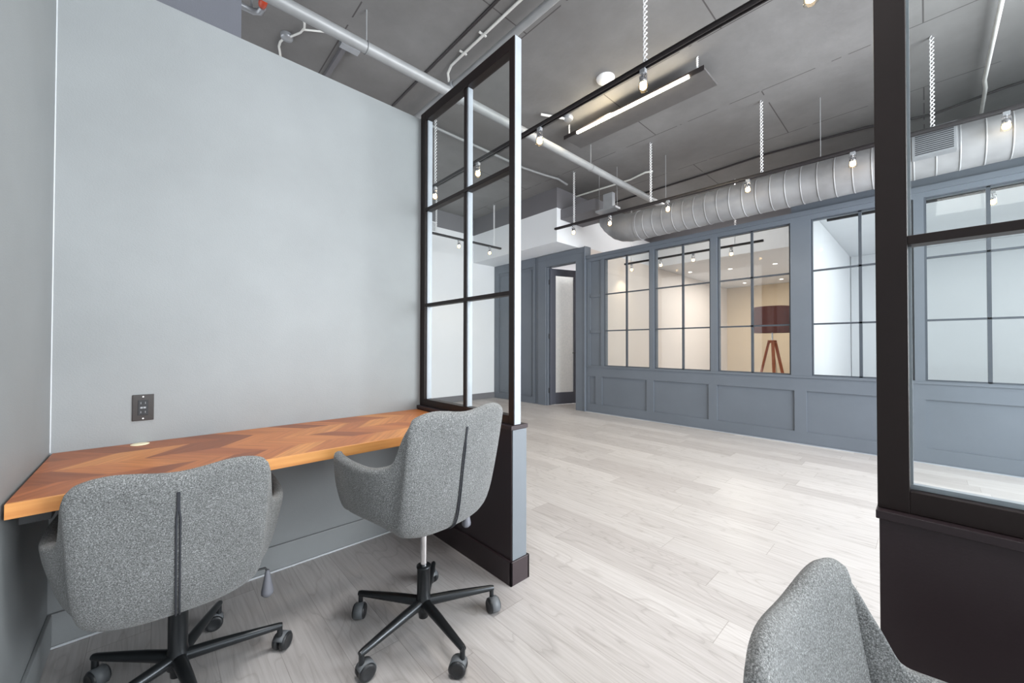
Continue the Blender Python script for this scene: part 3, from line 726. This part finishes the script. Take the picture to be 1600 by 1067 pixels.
pipe('conduit', [(3.2, -.43, 3.97), (6.3, -.43, 3.97), (6.5, -.45, 3.97), (7.6, -.47, 3.97)], .016, 'conduit_white', 'pale conduit crossing the ceiling at the far right', 'conduit')
pipe('cable_run', [(6.56, 4.4, 4.003), (6.54, 2.4, 4.0), (6.5, 1.6, 4.0), (6.64, .5, 4.0), (6.85, -.07, 4.0), (6.7, -.6, 4.0), (6.7, -3.3, 4.0)], .014, 'track_black', 'thin dark cable along the ceiling above the round duct', 'cable')
pipe('cable_run', [(2.02, -3.3, 4.012), (2.02, 6.8, 4.012)], .013, 'track_black', 'thin dark cable beside the white ceiling conduit', 'cable')  # dark strip put where a ceiling crack lies in shadow
# smoke detector and junction box
sd = MB().lathe([(0, -.035), (.05, -.035), (.085, -.025), (.095, -.006), (.095, 0)], 32)
tag(sd.build('ceiling_disc', 'downlight_trim', loc=(3.45, 2.279, CE - .001)), 'white round cover plate on the ceiling beside the near track', 'cover plate')
jb = thing('junction_box', (3.70, 2.975, CE), 'round pale junction box with short conduit near the linear pendant', 'junction box')
MB().lathe([(0, -.045), (.05, -.045), (.056, -.038), (.056, 0)], 24).build('box_body', 'brushed_box', jb)
MB().tube([(-.03, .02, -.03), (-.18, .09, -.035), (-.32, .16, -.035)], .014, 10).build('conduit_stub', 'conduit_white', jb)
# white cable loops and junction at upper left
j2 = thing('junction_box', (.855, 3.93, CE), 'dark ceiling junction box with white cable loops above the desk wall', 'junction box')
MB().lathe([(0, -.04), (.045, -.04), (.05, -.03), (.05, 0)], 20).build('box_body', 'brushed_box', j2)
MB().tube([(.0, .0, -.03), (.04, -.08, -.03), (.072, -.16, -.035), (.082, -.24, -.04), (.065, -.31, -.05), (.04, -.36, -.06)], .009, 8).build('white_cable', 'conduit_white', j2)
MB().tube([(.078, -.2, -.03), (.16, -.26, -.03), (.26, -.33, -.03)], .008, 8).build('white_cable', 'conduit_white', j2)
MB().tube([(-.02, .03, -.03), (-.034, .09, -.03), (-.03, .16, -.03), (-.005, .24, -.03), (.03, .36, -.03)], .010, 8).build('white_cable', 'conduit_white', j2)
vl = thing('sprinkler_valve', (.52, 3.60, 3.86), 'sprinkler fitting with red valve at the top left ceiling', 'valve')
MB().tube([(-.15, .03, .0), (-.02, .03, .0), (.03, .03, .0), (.07, .0, .0), (.08, -.06, 0)], .024, 12).build('elbow_pipe', 'brushed_box', vl)
MB().lathe([(0, -.05), (.02, -.05), (.028, -.02), (.028, .03), (.02, .05), (0, .05)], 14, Matrix.Translation((.075, -.10, .01)) @ Matrix.Rotation(PI / 2, 4, 'X')).build('valve_body', 'red_valve', vl)
MB().cyl((.02, .03, 0), (.02, .03, CE - 3.86), .008, 8).build('drop_rod', 'brushed_box', vl)
cb_ = thing('cable_tray', (1.28, 3.95, 3.99), 'short grey cable trunking with box behind the sprinkler main', 'cable trunking')
MB().box(-.02, -.26, -.01, .02, .6, .03).build('trunking', 'grey_band_paint', cb_)
MB().box(-.05, -.33, -.02, .12, -.26, .03).build('trunking_box', 'brushed_box', cb_)
# plenum box next to the bulkhead and control box
MB().box(5.3 - XD, 3.70 - 1.5, 3.46 - ZD, 5.95 - XD, 4.437 - 1.5, 3.64 - ZD).build('plenum_box', 'grey_band_paint', duct)['label'] = 'dark grey sheet metal box at the duct end'
kk = thing('control_box', (5.26, 3.42, 3.36), 'small pale control box on a hanging bracket above the duct end', 'control box')
MB().box(-.03, -.09, .03, .05, .08, .26).build('box_body', 'brushed_box', kk, bevel=.004)
MB().box(-.04, -.15, 0, .10, .22, .03).build('bracket', 'brushed_box', kk)
for y in (.2, -.13): MB().cyl((.04, y, .03), (.04, y, CE - 3.36), .004, 6).build('hanger_rod', 'pipe_grey', kk)
# wall grille on the back wall
ac = thing('wall_grille', (4.05, 6.868, 3.64), 'white air grille high on the back wall seen through the grid', 'grille')
MB().box(-.35, -.03, -.11, .18, 0, .10).build('grille_frame', 'white_paint', ac)
m_ = MB()
for k in range(7): m_.box(-.32, -.034, -.085 + k * .025, .15, -.03, -.075 + k * .025)
m_.build('grille_slat', 'grey_band_paint', ac)
# recessed downlights in left room
DLN = ['recessed ceiling light farthest left behind the inner windows, front row', 'recessed ceiling light in the middle of the front row behind the windows', 'large bright recessed ceiling light above the tripod lamp, front row',
       'recessed ceiling light farthest left in the back row near the tan wall', 'recessed ceiling light in the middle of the back row near the tan wall', 'recessed ceiling light just above the tripod lamp in the back row']
for k, (x, y) in enumerate([(9.77, 4.0), (10.05, 3.175), (10.15, 2.292), (12.6, 3.6), (12.6, 2.7), (12.6, 1.9)]):
    o = thing('recessed_downlight', (x, y, 3.05), DLN[k], 'downlight', 'recessed lights in the left room')
    MB().lathe([(.055, 0), (.055, -.006), (.042, -.006), (.042, 0)], 20).build('trim_ring', 'downlight_trim', o)
    MB().lathe([(0, -.003), (.042, -.003)], 20).build('lens', 'downlight_glow', o)

# ------------------------------------------------------------------ tripod lamp
lp = thing('tripod_floor_lamp', (6.6, 1.53, 0), 'tripod floor lamp with burgundy drum shade and wooden legs behind the inner window', 'floor lamp')
m_ = MB().lathe([(.245, 1.40), (.225, 1.775)], 40); m_.lathe([(.241, 1.40), (.221, 1.775)], 40); m_.build('lamp_shade', 'lamp_shade_fabric', lp)
MB().cyl((0, 0, 1.27), (0, 0, 1.5), .01, 10).build('stem', 'chrome', lp)
MB().lathe([(0, 1.25), (.05, 1.25), (.055, 1.265), (.05, 1.29), (0, 1.29)], 20).build('tripod_hub', 'lamp_leg_wood', lp)
for k in range(3):
    a_ = math.radians(200 + 120 * k); d = Vector((math.cos(a_), math.sin(a_), 0)); s_ = Vector((-d.y, d.x, 0))
    top = d * .04 + Vector((0, 0, 1.29)); bot = d * .34
    ax_ = (top - bot); L = ax_.length / 2; ax_.normalize(); n_ = ax_.cross(s_)
    MB().obox((top + bot) / 2, s_ * .020, n_ * .011, ax_ * L).build('leg', 'lamp_leg_wood', lp, bevel=.003)
MB().tube([(0, 0, 1.27), (.03, -.02, 1.1), (.02, -.06, .7), (.05, -.08, .2), (.3, -.1, .006), (.7, -.2, .006)], .003, 6).build('power_cord', 'black_plastic', lp)
